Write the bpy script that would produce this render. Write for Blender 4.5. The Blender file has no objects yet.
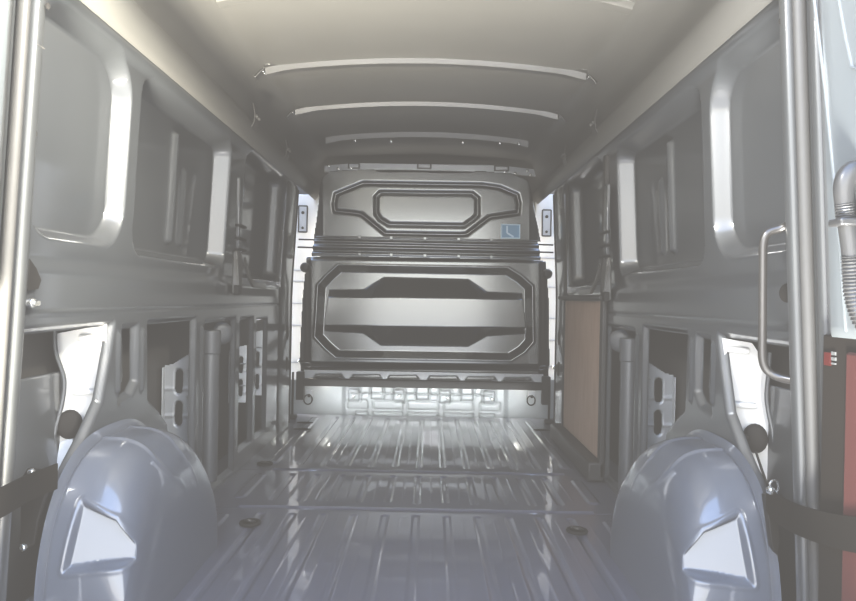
import bpy, bmesh, math, random
import numpy as np
from mathutils import Vector, Matrix, Euler

random.seed(4)
C = bpy.context.scene.collection
PI = math.pi
W, H, F = 856, 601, 672.0
CAM = Vector((0.04, 0.0, 0.857))
# van axes: x across, y into the van, z up, floor at z = 0
ROT = (Euler((PI/2 - 0.0037, 0, 0.003), 'XYZ').to_matrix() @ Matrix.Rotation(0.0185, 3, 'Z'))

# ------------------------------------------------------------------ measuring helpers
def ray(px, py):
    return ROT @ Vector(((px - W/2)/F, -(py - H/2)/F, -1.0))
def onY(px, py, Y):
    d = ray(px, py); return CAM + d*((Y - CAM.y)/d.y)
def onX(px, py, X):
    d = ray(px, py); return CAM + d*((X - CAM.x)/d.x)
def onZ(px, py, Z):
    d = ray(px, py); return CAM + d*((Z - CAM.z)/d.z)

# ------------------------------------------------------------------ materials
def mat(name, col, rough=0.4, metal=0.0, coat=0.0, coat_r=0.08, noise=0.0, nscale=6.0, bump=0.0, bscale=40.0, spec=0.5, rvar=0.0):
    m = bpy.data.materials.new(name); m.use_nodes = True
    nt = m.node_tree; b = nt.nodes['Principled BSDF']
    b.inputs['Base Color'].default_value = (*col, 1)
    b.inputs['Roughness'].default_value = rough
    b.inputs['Metallic'].default_value = metal
    b.inputs['Coat Weight'].default_value = coat
    b.inputs['Coat Roughness'].default_value = coat_r
    b.inputs['Specular IOR Level'].default_value = spec
    tc = nt.nodes.new('ShaderNodeTexCoord')
    if noise or rvar:
        n = nt.nodes.new('ShaderNodeTexNoise'); n.inputs['Scale'].default_value = nscale; n.inputs['Detail'].default_value = 4
        nt.links.new(tc.outputs['Object'], n.inputs['Vector'])
        if noise:
            r = nt.nodes.new('ShaderNodeMapRange')
            r.inputs['To Min'].default_value = 1 - noise; r.inputs['To Max'].default_value = 1 + noise
            nt.links.new(n.outputs['Fac'], r.inputs['Value'])
            mx = nt.nodes.new('ShaderNodeVectorMath'); mx.operation = 'SCALE'
            mx.inputs[0].default_value = col
            nt.links.new(r.outputs['Result'], mx.inputs['Scale'])
            nt.links.new(mx.outputs['Vector'], b.inputs['Base Color'])
        if rvar:
            r2 = nt.nodes.new('ShaderNodeMapRange')
            r2.inputs['To Min'].default_value = max(0.02, rough - rvar); r2.inputs['To Max'].default_value = rough + rvar
            nt.links.new(n.outputs['Fac'], r2.inputs['Value']); nt.links.new(r2.outputs['Result'], b.inputs['Roughness'])
    if bump:
        n2 = nt.nodes.new('ShaderNodeTexNoise'); n2.inputs['Scale'].default_value = bscale; n2.inputs['Detail'].default_value = 3
        nt.links.new(tc.outputs['Object'], n2.inputs['Vector'])
        bp = nt.nodes.new('ShaderNodeBump'); bp.inputs['Strength'].default_value = bump; bp.inputs['Distance'].default_value = 0.01
        nt.links.new(n2.outputs['Fac'], bp.inputs['Height']); nt.links.new(bp.outputs['Normal'], b.inputs['Normal'])
    return m

M = {}
M['wall']   = mat('grey body paint', (0.042, 0.045, 0.048), 0.38, 0.0, 1.0, 0.09, noise=0.08, nscale=3)
M['roof']   = mat('roof paint', (0.095, 0.092, 0.084), 0.5, 0.0, 0.3, 0.25, noise=0.10, nscale=2.5)
M['floor']  = mat('floor paint', (0.085, 0.086, 0.108), 0.28, 0.0, 1.0, 0.045, noise=0.10, nscale=4, bump=0.04, bscale=9)
M['arch']   = mat('wheel arch paint', (0.088, 0.096, 0.114), 0.35, 0.0, 1.0, 0.05, noise=0.05, nscale=5)
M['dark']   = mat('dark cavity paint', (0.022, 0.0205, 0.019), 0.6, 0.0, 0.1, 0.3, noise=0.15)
M['bulk']   = mat('bulkhead steel paint', (0.115, 0.119, 0.118), 0.20, 0.9, 0.2, 0.12, noise=0.04, nscale=3)
M['black']  = mat('black rubber', (0.010, 0.009, 0.008), 0.8, noise=0.1, spec=0.2)
M['blackpaint'] = mat('dark paint', (0.008, 0.0075, 0.007), 0.55, 0, 0.05, 0.3, noise=0.1, spec=0.25)
M['seal']   = mat('grey rubber seal', (0.045, 0.044, 0.042), 0.6, noise=0.08, nscale=30)
M['pillar'] = mat('bright pillar paint', (0.036, 0.038, 0.039), 0.42, 0.0, 0.6, 0.12, noise=0.04)
M['white']  = mat('pale primer', (0.42, 0.415, 0.40), 0.4, 0.0, 0.3, 0.2, noise=0.06, nscale=8)
M['galv']   = mat('galvanised steel', (0.28, 0.29, 0.30), 0.38, 0.35, 0.0, noise=0.12, nscale=14)
M['riser']  = mat('pale step metal', (0.24, 0.255, 0.26), 0.45, 0.1, 0.3, 0.15, noise=0.10, nscale=12)
M['steel']  = mat('bright steel', (0.6, 0.6, 0.58), 0.25, 0.9, noise=0.05)
M['handle'] = mat('satin tube', (0.06, 0.057, 0.054), 0.32, 0.7, 0.4, 0.1, noise=0.05)
M['door']   = mat('door paint', (0.125, 0.138, 0.143), 0.38, 0.0, 0.8, 0.1, noise=0.04)
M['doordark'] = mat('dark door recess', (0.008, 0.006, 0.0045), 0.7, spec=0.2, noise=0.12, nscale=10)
M['red']    = mat('red plastic', (0.05, 0.010, 0.008), 0.6, noise=0.08)
M['redlab'] = mat('red label', (0.06, 0.006, 0.005), 0.4)
M['whitelab'] = mat('white label', (0.12, 0.12, 0.115), 0.5)
M['blue']   = mat('blue sticker', (0.12, 0.27, 0.42), 0.35, noise=0.05)
M['paleblue'] = mat('pale blue print', (0.5, 0.65, 0.75), 0.4)
M['hose']   = mat('grey corrugated plastic', (0.042, 0.042, 0.042), 0.38, 0.1, 0.3, 0.15, noise=0.06)
M['strap']  = mat('dark webbing', (0.005, 0.004, 0.003), 0.9, spec=0.15, noise=0.12, nscale=60)
M['clear']  = mat('milky film', (0.42, 0.45, 0.50), 0.4, 0, 0.6, 0.1, noise=0.3, nscale=25)

def wood():
    m = mat('plywood', (0.36, 0.25, 0.18), 0.6)
    nt = m.node_tree; b = nt.nodes['Principled BSDF']
    tc = nt.nodes.new('ShaderNodeTexCoord'); mp = nt.nodes.new('ShaderNodeMapping'); mp.inputs['Scale'].default_value = (1, 5, 1.2)
    n = nt.nodes.new('ShaderNodeTexNoise'); n.inputs['Scale'].default_value = 5; n.inputs['Detail'].default_value = 6
    cr = nt.nodes.new('ShaderNodeValToRGB')
    cr.color_ramp.elements[0].position = 0.3; cr.color_ramp.elements[0].color = (0.30, 0.205, 0.15, 1)
    cr.color_ramp.elements[1].position = 0.7; cr.color_ramp.elements[1].color = (0.37, 0.265, 0.20, 1)
    nt.links.new(tc.outputs['Object'], mp.inputs['Vector']); nt.links.new(mp.outputs['Vector'], n.inputs['Vector'])
    nt.links.new(n.outputs['Fac'], cr.inputs['Fac']); nt.links.new(cr.outputs['Color'], b.inputs['Base Color'])
    return m
M['wood'] = wood()
M['concrete'] = mat('yard concrete', (0.40, 0.37, 0.33), 0.9, noise=0.2, nscale=1.5, bump=0.3, bscale=60)

# ------------------------------------------------------------------ object helpers
def link(name, me, m, parent=None, smooth=True):
    o = bpy.data.objects.new(name, me); C.objects.link(o)
    if m is not None: me.materials.append(m)
    if smooth:
        for p in me.polygons: p.use_smooth = True
    if parent is not None:
        o.parent = parent
        bpy.context.view_layer.update()
        o.matrix_parent_inverse = parent.matrix_world.inverted()
    return o
def obj(name, bm, m, parent=None, smooth=True, bevel=0.0, sub=0, angle=35):
    bmesh.ops.recalc_face_normals(bm, faces=bm.faces)
    me = bpy.data.meshes.new(name); bm.to_mesh(me); bm.free()
    o = link(name, me, m, parent, smooth)
    if bevel:
        b = o.modifiers.new('b', 'BEVEL'); b.width = bevel; b.segments = 2; b.limit_method = 'ANGLE'; b.angle_limit = math.radians(30)
    if sub:
        s = o.modifiers.new('s', 'SUBSURF'); s.levels = sub; s.render_levels = sub
    if smooth and not sub:
        sharp(o, angle)
    return o
def sharp(o, angle=35):
    me = o.data; bm = bmesh.new(); bm.from_mesh(me)
    for e in bm.edges:
        if len(e.link_faces) == 2 and e.calc_face_angle(0) > math.radians(angle): e.smooth = False
    bm.to_mesh(me); bm.free()
def tag(o, label, cat, group=None, kind=None):
    o['label'] = label; o['category'] = cat
    if group: o['group'] = group
    if kind: o['kind'] = kind
    return o
def thing(name, label, cat, loc=(0, 0, 0), group=None, kind=None):
    o = bpy.data.objects.new(name, None); C.objects.link(o); o.location = loc; o.empty_display_size = 0.05
    bpy.context.view_layer.update()
    return tag(o, label, cat, group, kind)
def box(bm, x0, x1, y0, y1, z0, z1):
    v = [bm.verts.new(p) for p in ((x0,y0,z0),(x1,y0,z0),(x1,y1,z0),(x0,y1,z0),(x0,y0,z1),(x1,y0,z1),(x1,y1,z1),(x0,y1,z1))]
    for f in ((0,3,2,1),(4,5,6,7),(0,1,5,4),(1,2,6,5),(2,3,7,6),(3,0,4,7)): bm.faces.new([v[i] for i in f])
def bx(*a):
    bm = bmesh.new(); box(bm, *a); return bm
def tube(bm, pts, r, seg=12, cap=True, up=None):
    pts = [Vector(p) for p in pts]
    rings = []
    prev = None
    for i, p in enumerate(pts):
        t = (pts[min(i+1, len(pts)-1)] - pts[max(i-1, 0)]).normalized()
        if prev is None:
            a = Vector((0, 0, 1)) if abs(t.z) < 0.9 else Vector((1, 0, 0))
            n = (a - t*a.dot(t)).normalized()
        else:
            n = (prev - t*prev.dot(t)).normalized()
        prev = n; b = t.cross(n)
        rr = r[i] if isinstance(r, (list, tuple)) else r
        rings.append([bm.verts.new(p + rr*(math.cos(2*PI*k/seg)*n + math.sin(2*PI*k/seg)*b)) for k in range(seg)])
    for i in range(len(rings)-1):
        for k in range(seg):
            bm.faces.new((rings[i][k], rings[i][(k+1) % seg], rings[i+1][(k+1) % seg], rings[i+1][k]))
    if cap:
        bm.faces.new(rings[0][::-1]); bm.faces.new(rings[-1])
    return bm
def tb(pts, r, seg=12): return tube(bmesh.new(), pts, r, seg)
def spline(pts, n=8):
    P = [Vector(p) for p in pts]; out = []
    for i in range(len(P)-1):
        p0, p1, p2, p3 = P[max(i-1,0)], P[i], P[i+1], P[min(i+2,len(P)-1)]
        for k in range(n):
            t = k/n
            out.append(0.5*((2*p1) + (p2-p0)*t + (2*p0-5*p1+4*p2-p3)*t*t + (3*p1-p0-3*p2+p3)*t**3))
    out.append(P[-1]); return out
def filleted(pts, r=0.03, n=6):
    P = [Vector(p) for p in pts]; out = [P[0]]
    for i in range(1, len(P)-1):
        a = P[i] + (P[i-1]-P[i]).normalized()*min(r, (P[i-1]-P[i]).length*0.45)
        b = P[i] + (P[i+1]-P[i]).normalized()*min(r, (P[i+1]-P[i]).length*0.45)
        for k in range(n+1):
            t = k/n; out.append((1-t)**2*a + 2*t*(1-t)*P[i] + t*t*b)
    out.append(P[-1]); return out
def ribbon(pts, half, thick):
    """a flat band: pts along its centre, half = half-width vector per point"""
    bm = bmesh.new(); rows = []
    for i, p in enumerate(pts):
        p = Vector(p); t = (Vector(pts[min(i+1,len(pts)-1)]) - Vector(pts[max(i-1,0)])).normalized()
        h = Vector(half[i] if isinstance(half, list) else half); n = t.cross(h).normalized()*thick*0.5
        rows.append([bm.verts.new(q) for q in (p-h-n, p+h-n, p+h+n, p-h+n)])
    for a, b in zip(rows, rows[1:]):
        for k in range(4): bm.faces.new((a[k], a[(k+1)%4], b[(k+1)%4], b[k]))
    bm.faces.new(rows[0]); bm.faces.new(rows[-1][::-1]); return bm
def prism(poly, axis, a, b):
    """extrude a 2D polygon along an axis from a to b; poly gives the two other coordinates in order"""
    bm = bmesh.new()
    def P(u, v, w): return {'x': (w, u, v), 'y': (u, w, v), 'z': (u, v, w)}[axis]
    A = [bm.verts.new(P(u, v, a)) for u, v in poly]; B = [bm.verts.new(P(u, v, b)) for u, v in poly]
    bm.faces.new(A); bm.faces.new(B[::-1]); n = len(poly)
    for i in range(n): bm.faces.new((A[i], B[i], B[(i+1)%n], A[(i+1)%n]))
    return bm
def disc_plug(c, axis, r, t, seg=20, sx=1.0, dome=0.3):
    """low domed cap facing along axis (vector)"""
    bm = bmesh.new(); axis = Vector(axis).normalized()
    a = Vector((0,0,1)) if abs(axis.z) < 0.9 else Vector((1,0,0))
    n = (a - axis*a.dot(axis)).normalized(); b = axis.cross(n); c = Vector(c)
    rings = []
    for rr, hh in ((1, 0), (1, 0.5*t), (0.88, t), (0.6, t*(1+dome)), (0.3, t*(1+dome*1.2))):
        rings.append([bm.verts.new(c + axis*hh + r*rr*(math.cos(2*PI*k/seg)*n*sx + math.sin(2*PI*k/seg)*b)) for k in range(seg)])
    for p, q in zip(rings, rings[1:]):
        for k in range(seg): bm.faces.new((p[k], p[(k+1)%seg], q[(k+1)%seg], q[k]))
    bm.faces.new(rings[-1]); bm.faces.new(rings[0][::-1]); return bm
def torus(bm, c, axis, R, r, seg=24, ms=8, sx=1.0):
    axis = Vector(axis).normalized(); a = Vector((0,0,1)) if abs(axis.z) < 0.9 else Vector((1,0,0))
    n = (a - axis*a.dot(axis)).normalized(); b = axis.cross(n); c = Vector(c); rings = []
    for i in range(seg):
        th = 2*PI*i/seg; d = math.cos(th)*n*sx + math.sin(th)*b
        rings.append([bm.verts.new(c + R*d + r*(math.cos(2*PI*k/ms)*d.normalized() + math.sin(2*PI*k/ms)*axis)) for k in range(ms)])
    for i in range(seg):
        p, q = rings[i], rings[(i+1) % seg]
        for k in range(ms): bm.faces.new((p[k], p[(k+1)%ms], q[(k+1)%ms], q[k]))
    return bm

# ------------------------------------------------------------------ pressed sheet metal as height fields
def sstep(t):
    t = np.clip(t, 0, 1); return t*t*(3-2*t)
def sd_poly(px, py, poly):
    """signed distance to a polygon, negative inside"""
    d = np.full(px.shape, 1e18); inside = np.zeros(px.shape, bool); n = len(poly)
    for i in range(n):
        ax, ay = poly[i]; bx_, by_ = poly[(i+1) % n]
        ex, ey = bx_-ax, by_-ay; wx, wy = px-ax, py-ay
        t = np.clip((wx*ex + wy*ey)/(ex*ex+ey*ey+1e-18), 0, 1)
        d = np.minimum(d, (wx-ex*t)**2 + (wy-ey*t)**2)
        c = ((ay <= py) & (by_ > py)) | ((by_ <= py) & (ay > py))
        with np.errstate(divide='ignore', invalid='ignore'):
            xi = ax + (py-ay)/(by_-ay if by_ != ay else 1e-18)*ex
        inside ^= c & (px < xi)
    d = np.sqrt(d); return np.where(inside, -d, d)
def sd_rrect(u, v, u0, u1, v0, v1, r):
    cx, cy = (u0+u1)/2, (v0+v1)/2
    qx = np.abs(u-cx) - (u1-u0)/2 + r; qy = np.abs(v-cy) - (v1-v0)/2 + r
    return np.hypot(np.maximum(qx, 0), np.maximum(qy, 0)) + np.minimum(np.maximum(qx, qy), 0) - r
def grid(name, XYZ, m, parent=None, keep=None, flip=False, thick=0.0):
    """XYZ: (nu, nv, 3); keep: (nu-1, nv-1) mask of cells"""
    nu, nv = XYZ.shape[:2]
    idx = np.arange(nu*nv).reshape(nu, nv)
    q = np.stack([idx[:-1,:-1], idx[1:,:-1], idx[1:,1:], idx[:-1,1:]], -1)
    q = q.reshape(-1, 4) if keep is None else q[keep]
    if flip: q = q[:, ::-1]
    used = np.unique(q); remap = np.full(nu*nv, -1); remap[used] = np.arange(len(used))
    co = XYZ.reshape(-1, 3)[used]; q = remap[q]
    me = bpy.data.meshes.new(name)
    me.vertices.add(len(co)); me.vertices.foreach_set('co', co.astype(np.float32).ravel())
    me.loops.add(q.size); me.loops.foreach_set('vertex_index', q.astype(np.int32).ravel())
    me.polygons.add(len(q)); me.polygons.foreach_set('loop_start', np.arange(0, q.size, 4, dtype=np.int32))
    me.update(calc_edges=True); me.validate()
    o = link(name, me, m, parent)
    if thick:
        s = o.modifiers.new('t', 'SOLIDIFY'); s.thickness = thick; s.offset = -1
    return o
def cells(a):
    return (a[:-1,:-1] + a[1:,:-1] + a[1:,1:] + a[:-1,1:])/4

# ================================================================== SETTING
YB = 4.80          # bulkhead plane
HW = 0.88          # half width at the side walls
def struct(o, label, cat): return tag(o, label, cat, kind='structure')

# ---- outdoor ground
gz = -0.62
g = obj('ground', bx(-30, 30, -40, 20, gz-0.1, gz), M['concrete'], smooth=False)
struct(g, 'pale concrete yard outside the open rear doors', 'ground')

# ---- floor with long pressed grooves in three fields
SEAMS = [3.31, 2.72]
def floor_h(X, Y):
    h = np.zeros_like(X)
    for (y0, y1) in ((0.9, 2.66), (2.78, 3.25), (3.37, 4.78)):
        for k in range(-5, 6):
            c = 0.121*k
            e0, e1 = y0 + 0.02 + 0.015*abs(k % 2), y1 - 0.02
            d = sd_rrect(X, Y, c-0.0115, c+0.0115, e0, e1, 0.011)
            h -= (0.0045 if y0 < 1 else 0.008)*sstep((0.008-d)/0.014)
            d2 = sd_rrect(X, Y, c+0.0605-0.002, c+0.0605+0.002, e0+0.03, e1-0.03, 0.0018)
            h += (0.0006 if y0 < 1 else 0.002)*sstep((0.004-d2)/0.007)
        for c in (-0.75, 0.75):
            d = sd_rrect(X, Y, c-0.02, c+0.02, y0+0.05, y1-0.05, 0.018)
            h += 0.006*sstep((0.010-d)/0.014)
    for s in SEAMS:
        h += 0.006*np.exp(-((Y-s)/0.007)**2)*(np.abs(X) < 0.72) - 0.002*np.exp(-((Y-s+0.022)/0.008)**2)
    return h
xs = np.linspace(-0.93, 0.93, 560)
ys = np.unique(np.concatenate([np.linspace(0.95, 4.86, 220), *[np.linspace(s-0.11, s+0.11, 46) for s in SEAMS]]))
XX, YY = np.meshgrid(xs, ys, indexing='ij')
fl = grid('floor', np.stack([XX, YY, floor_h(XX, YY)], -1), M['floor'])
struct(fl, 'glossy grey pressed metal load floor with long ribs', 'floor')
obj('subfloor', bx(-1.0, 1.0, 0.95, 6.4, -0.12, -0.04), M['dark'], fl, smooth=False)

# ---- roof skin
prof = [(.846,1.585),(.835,1.598),(.826,1.63),(.827,1.665),(.842,1.685),(.846,1.72),(.842,1.80),(.815,1.88),(.76,1.930)] + [(x, 1.985-0.095*x*x) for x in (.66,.52,.38,.25,.12,0.0)]
def roofz(x):
    x = abs(x); return 1.985 - 0.095*x*x
half = [Vector((a, 0, b)) for a, b in prof]; half = spline(half, 5)
full = [(-p.x, p.z) for p in half] + [(p.x, p.z) for p in half[::-1][1:]]
ry = np.linspace(1.42, 6.3, 60)
A = np.zeros((len(full), len(ry), 3))
for i, (x, z) in enumerate(full):
    for j, y in enumerate(ry):
        dip = 0.004*math.sin(y*9)*(1 if z > 1.93 else 0)
        A[i, j] = (x, y, z + dip)
cl = grid('ceiling', A, M['roof'])
cl.modifiers.new('t', 'SOLIDIFY').thickness = 0.02
struct(cl, 'bare grey sheet metal van roof above the load space', 'ceiling')

# ---- side walls
def side_wall(s):
    name = 'wall_left' if s < 0 else 'wall_right'
    # upper pressing
    us = np.unique(np.concatenate([np.linspace(1.49, 4.42, 330), np.linspace(1.95, 2.10, 40), np.linspace(2.95, 3.10, 40)]))
    vs = np.linspace(0.785, 1.60, 150)
    Y, Z = np.meshgrid(us, vs, indexing='ij')
    tumble = np.maximum(0, Z-0.9)*0.05
    d = np.zeros_like(Y)
    d += 0.022*sstep((Z-0.895)/0.05)*sstep((1.585-Z)/0.05)                       # belt rail stands proud
    d += 0.006*np.exp(-((Z-0.802)/0.005)**2)                                         # seam
    def recess(y0, y1, z0, z1, r, dep, w):
        q = sd_rrect(Y, Z, y0, y1, z0, z1, r)
        t = np.clip((w*0.5 - q)/w, 0, 1); return dep*(0.8*t + 0.2*sstep(t))
    d += recess(1.54, 2.025, 1.00, 1.545, 0.12, 0.050, 0.030)
    d += recess(2.12, 3.04, 0.99, 1.535, 0.06, 0.078, 0.034)
    d -= 0.022*sstep((0.012-sd_rrect(Y, Z, 2.555, 2.58, 1.05, 1.47, 0.012))/0.018)     # narrow upright rib
    d -= 0.012*sstep((0.012-sd_rrect(Y, Z, 2.68, 2.71, 1.05, 1.35, 0.015))/0.018)
    d += recess(3.30, 4.06, 0.955, 1.56, 0.06, 0.075, 0.03)
    d += recess(1.50, 1.62, 0.875, 0.94, 0.03, 0.0, 0.02)
    X = s*(HW - tumble + d)
    w = grid(name, np.stack([X, Y, Z], -1), M['wall'], flip=(s < 0))
    struct(w, 'grey painted pressed side wall with shallow window blanks on the ' + ('left' if s < 0 else 'right') + ' of the load space', 'wall')
    # lower framework with openings
    us = np.linspace(1.49, 4.42, 540); vs = np.linspace(0.0, 0.792, 145)
    Y, Z = np.meshgrid(us, vs, indexing='ij')
    holes = [
        [(1.47,.760),(1.955,.766),(1.93,.68),(1.885,.55),(1.80,.465),(1.72,.40),(1.675,.30),(1.65,.12),(1.47,.12)],
        [(2.02,.752),(2.115,.752),(2.12,.58),(2.08,.545),(2.0,.53),(2.03,.60)],
        [(2.20,.758),(2.64,.758),(2.645,.12),(2.45,.15),(2.38,.40),(2.30,.46),(2.21,.51)],
        [(2.76,.74),(3.18,.74),(3.18,.03),(2.76,.03)],
        [(3.27,.735),(3.50,.735),(3.50,.10),(3.27,.10)],
        [(3.58,.72),(3.80,.72),(3.80,.10),(3.58,.10)],
    ]
    sd = np.full(Y.shape, 1e9)
    for hpoly in holes: sd = np.minimum(sd, sd_poly(Y, Z, hpoly) - 0.004)
    dd = 0.022*sstep((0.010 - sd)/0.020)
    for yc, z0, z1 in ((1.985, .56, .74), (2.15, .54, .74), (2.71, .10, .72)):               # stiffening beads on the posts
        q = sd_rrect(Y, Z, yc-0.008, yc+0.008, z0, z1, 0.008); dd -= 0.008*sstep((0.006-q)/0.01)
    X = s*(HW + dd)
    L = -0.011
    gy = np.gradient(sd, us, axis=0); gz_ = np.gradient(sd, vs, axis=1); gn = np.maximum(gy*gy+gz_*gz_, 0.25)
    mx = np.maximum.reduce([sd[:-1,:-1], sd[1:,:-1], sd[1:,1:], sd[:-1,1:]]); keep = mx > L
    mv = np.where(sd < L, (L - sd), 0); mv = np.minimum(mv, 0.012)
    Y = Y + mv*gy/gn; Z = Z + mv*gz_/gn
    fr = grid('lower_frame', np.stack([X, Y, Z], -1), M['wall'], w, keep=keep, flip=(s < 0))
    # outer skin seen through the openings
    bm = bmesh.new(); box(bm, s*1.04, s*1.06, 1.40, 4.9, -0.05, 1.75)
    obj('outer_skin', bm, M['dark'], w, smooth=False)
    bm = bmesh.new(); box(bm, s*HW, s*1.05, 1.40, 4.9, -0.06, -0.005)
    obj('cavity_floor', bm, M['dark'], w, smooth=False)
    bm = bmesh.new(); box(bm, s*1.0, s*1.02, 1.40, 1.93, 0.05, 0.63)
    obj('inner_liner', bm, M['wall'], w, smooth=False, bevel=0.006)
    return w
wl = side_wall(-1); wr = side_wall(1)

# ---- closed cab beyond the bulkhead
cab = thing('wall_front', 'dim cab shell beyond the bulkhead', 'wall', (0, 5, 0), kind='structure')
obj('cab_panel', bx(-1.05, 1.05, 6.3, 6.36, -0.05, 2.05), M['dark'], cab, smooth=False)
for s in (-1, 1):
    obj('cab_side', bx(min(s*1.05, s*1.0), max(s*1.05, s*1.0), 5.10, 6.3, -0.05, 2.0), M['dark'], cab, smooth=False)

# ---- rear door frame pillars and seals
def pillar(s, n):
    us = np.linspace(0, 1, 40)
    plan = [(.90,1.55),(.875,1.515),(.85,1.50),(.832,1.478),(.817,1.462),(.813,1.447),(.816,1.432),(.835,1.424),(.838,1.408),(.838,1.385),(.832,1.375),(.828,1.362),(.836,1.350),(.875,1.345),(1.06,1.345),(1.06,1.50)]
    pts = [Vector((a, b, 0)) for a, b in plan]; pts = spline(pts, 4)
    zs = np.linspace(-0.25, 1.93, 40)
    A = np.zeros((len(pts), len(zs), 3))
    for j, z in enumerate(zs):
        inw = 0.05*(z-0.857)
        for i, p in enumerate(pts):
            k = 1.0 if p.x < 0.9 else max(0, 1-(p.x-0.9)/0.16)
            A[i, j] = (s*(p.x - inw*k) - (0.022*k if s < 0 else 0), p.y, z)
    o = grid('trim_%d' % n, A, M['pillar'], flip=(s > 0))
    struct(o, 'bright rolled rear door pillar on the %s side of the opening' % ('left' if s < 0 else 'right'), 'door pillar')
    # weatherstrip
    bm = tb([(s*(.827 - 0.05*(z-0.857)) - (0.022 if s < 0 else 0), 1.402, z) for z in np.linspace(-0.2, 1.9, 24)], 0.0125, 14)
    t = obj('door_seal', bm, M['seal']); 
    tag(t, 'grey rubber weatherstrip running up the %s rear door pillar' % ('left' if s < 0 else 'right'), 'door seal', 'rear door seals')
    # small plug holes and a joint line on the rolled edge
    for px, py in (((48, 6), (35, 133)) if s < 0 else ((781, 21), (792, 148))):
        p = onY(px, py, 1.452)
        obj('plug_hole', disc_plug(p, (-s, -0.7, 0), 0.005, 0.0015, sx=1.5), M['black'], o)
    q = onY(35 if s < 0 else 790, 46 if s < 0 else 62, 1.447)
    obj('joint_line', bx(min(q.x-0.014, q.x+0.014), q.x+0.014, 1.436, 1.462, q.z-0.0012, q.z+0.0012), M['seal'], o, smooth=False)
    return o
pL = pillar(-1, 1); pR = pillar(1, 2)
hd = obj('trim_3', bx(-0.86, 0.86, 1.34, 1.50, 1.86, 2.02), M['pillar'], smooth=False, bevel=0.02)
struct(hd, 'rear door header rail above the opening', 'door header')
sill = obj('trim_4', bx(-0.90, 0.90, 0.90, 0.97, -0.30, 0.0), M['pillar'], smooth=False, bevel=0.015)
struct(sill, 'rear step sill below the load floor', 'door sill')

# ---- open rear doors (right one shows at the edge of the frame)
DX = 0.817
dr = thing('door_1', 'pale grey rear door standing open beside the right pillar', 'door', (DX, 1.33, 0), kind='structure')
def door_x(z): return DX - 0.05*(z-0.857)
A = np.zeros((30, 50, 3))
yy = np.linspace(1.335, 0.45, 30); zz = np.linspace(0.795, 1.93, 50)
for i, y in enumerate(yy):
    for j, z in enumerate(zz):
        A[i, j] = (door_x(z) + 0.012*(1-min(1, (1.335-y)/0.02)), y, z)
o = grid('door_panel', A, M['door'], dr, thick=0.04)
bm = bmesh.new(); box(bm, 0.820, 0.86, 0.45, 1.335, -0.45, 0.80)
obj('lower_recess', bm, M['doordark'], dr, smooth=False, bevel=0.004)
def onDoor(px, py):
    z = 0.9
    for k in range(4): p = onX(px, py, door_x(z)); z = p.z
    return p
obj('pressed_ridge', tb([onDoor(*q) for q in ((814.5, 0), (826, 95), (835, 190), (841, 260), (846, 332))], 0.0035, 8), M['door'], dr)
obj('pressed_ridge', tb([onDoor(*q) for q in ((838, -4), (846, 40), (852, 67), (860, 70))], 0.003, 8), M['door'], dr)
RX = 0.819
a = onX(849, 352, RX)
obj('reflector', bx(RX-0.006, RX+0.012, a.y-0.05, a.y+0.002, -0.4, a.z), M['red'], dr, bevel=0.005)
a = onX(825, 352, RX); b = onX(831, 366, RX)
lab = obj('label', bx(RX-0.002, RX+0.003, b.y, a.y, b.z, a.z), M['redlab'], dr, smooth=False); lab['label'] = 'small red and white label'
for k, (y0, y1) in enumerate(((351.5, 355.5), (357, 361), (362.5, 365))):
    a = onX(832, y0, RX); b = onX(836, y1, RX)
    obj('label_print', bx(RX-0.002, RX+0.003, b.y, a.y, b.z, a.z), M['whitelab'], lab, smooth=False)
dl = thing('door_2', 'pale grey rear door standing open beside the left pillar', 'door', (-DX, 1.33, 0), kind='structure')
A2 = A.copy(); A2[..., 0] *= -1
grid('door_panel', A2, M['door'], dl, flip=True, thick=0.04)
obj('lower_recess', bx(-door_x(.4)-0.05, -door_x(.4)-0.012, 0.45, 1.335, -0.45, 0.80), M['doordark'], dl, smooth=False, bevel=0.004)

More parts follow.
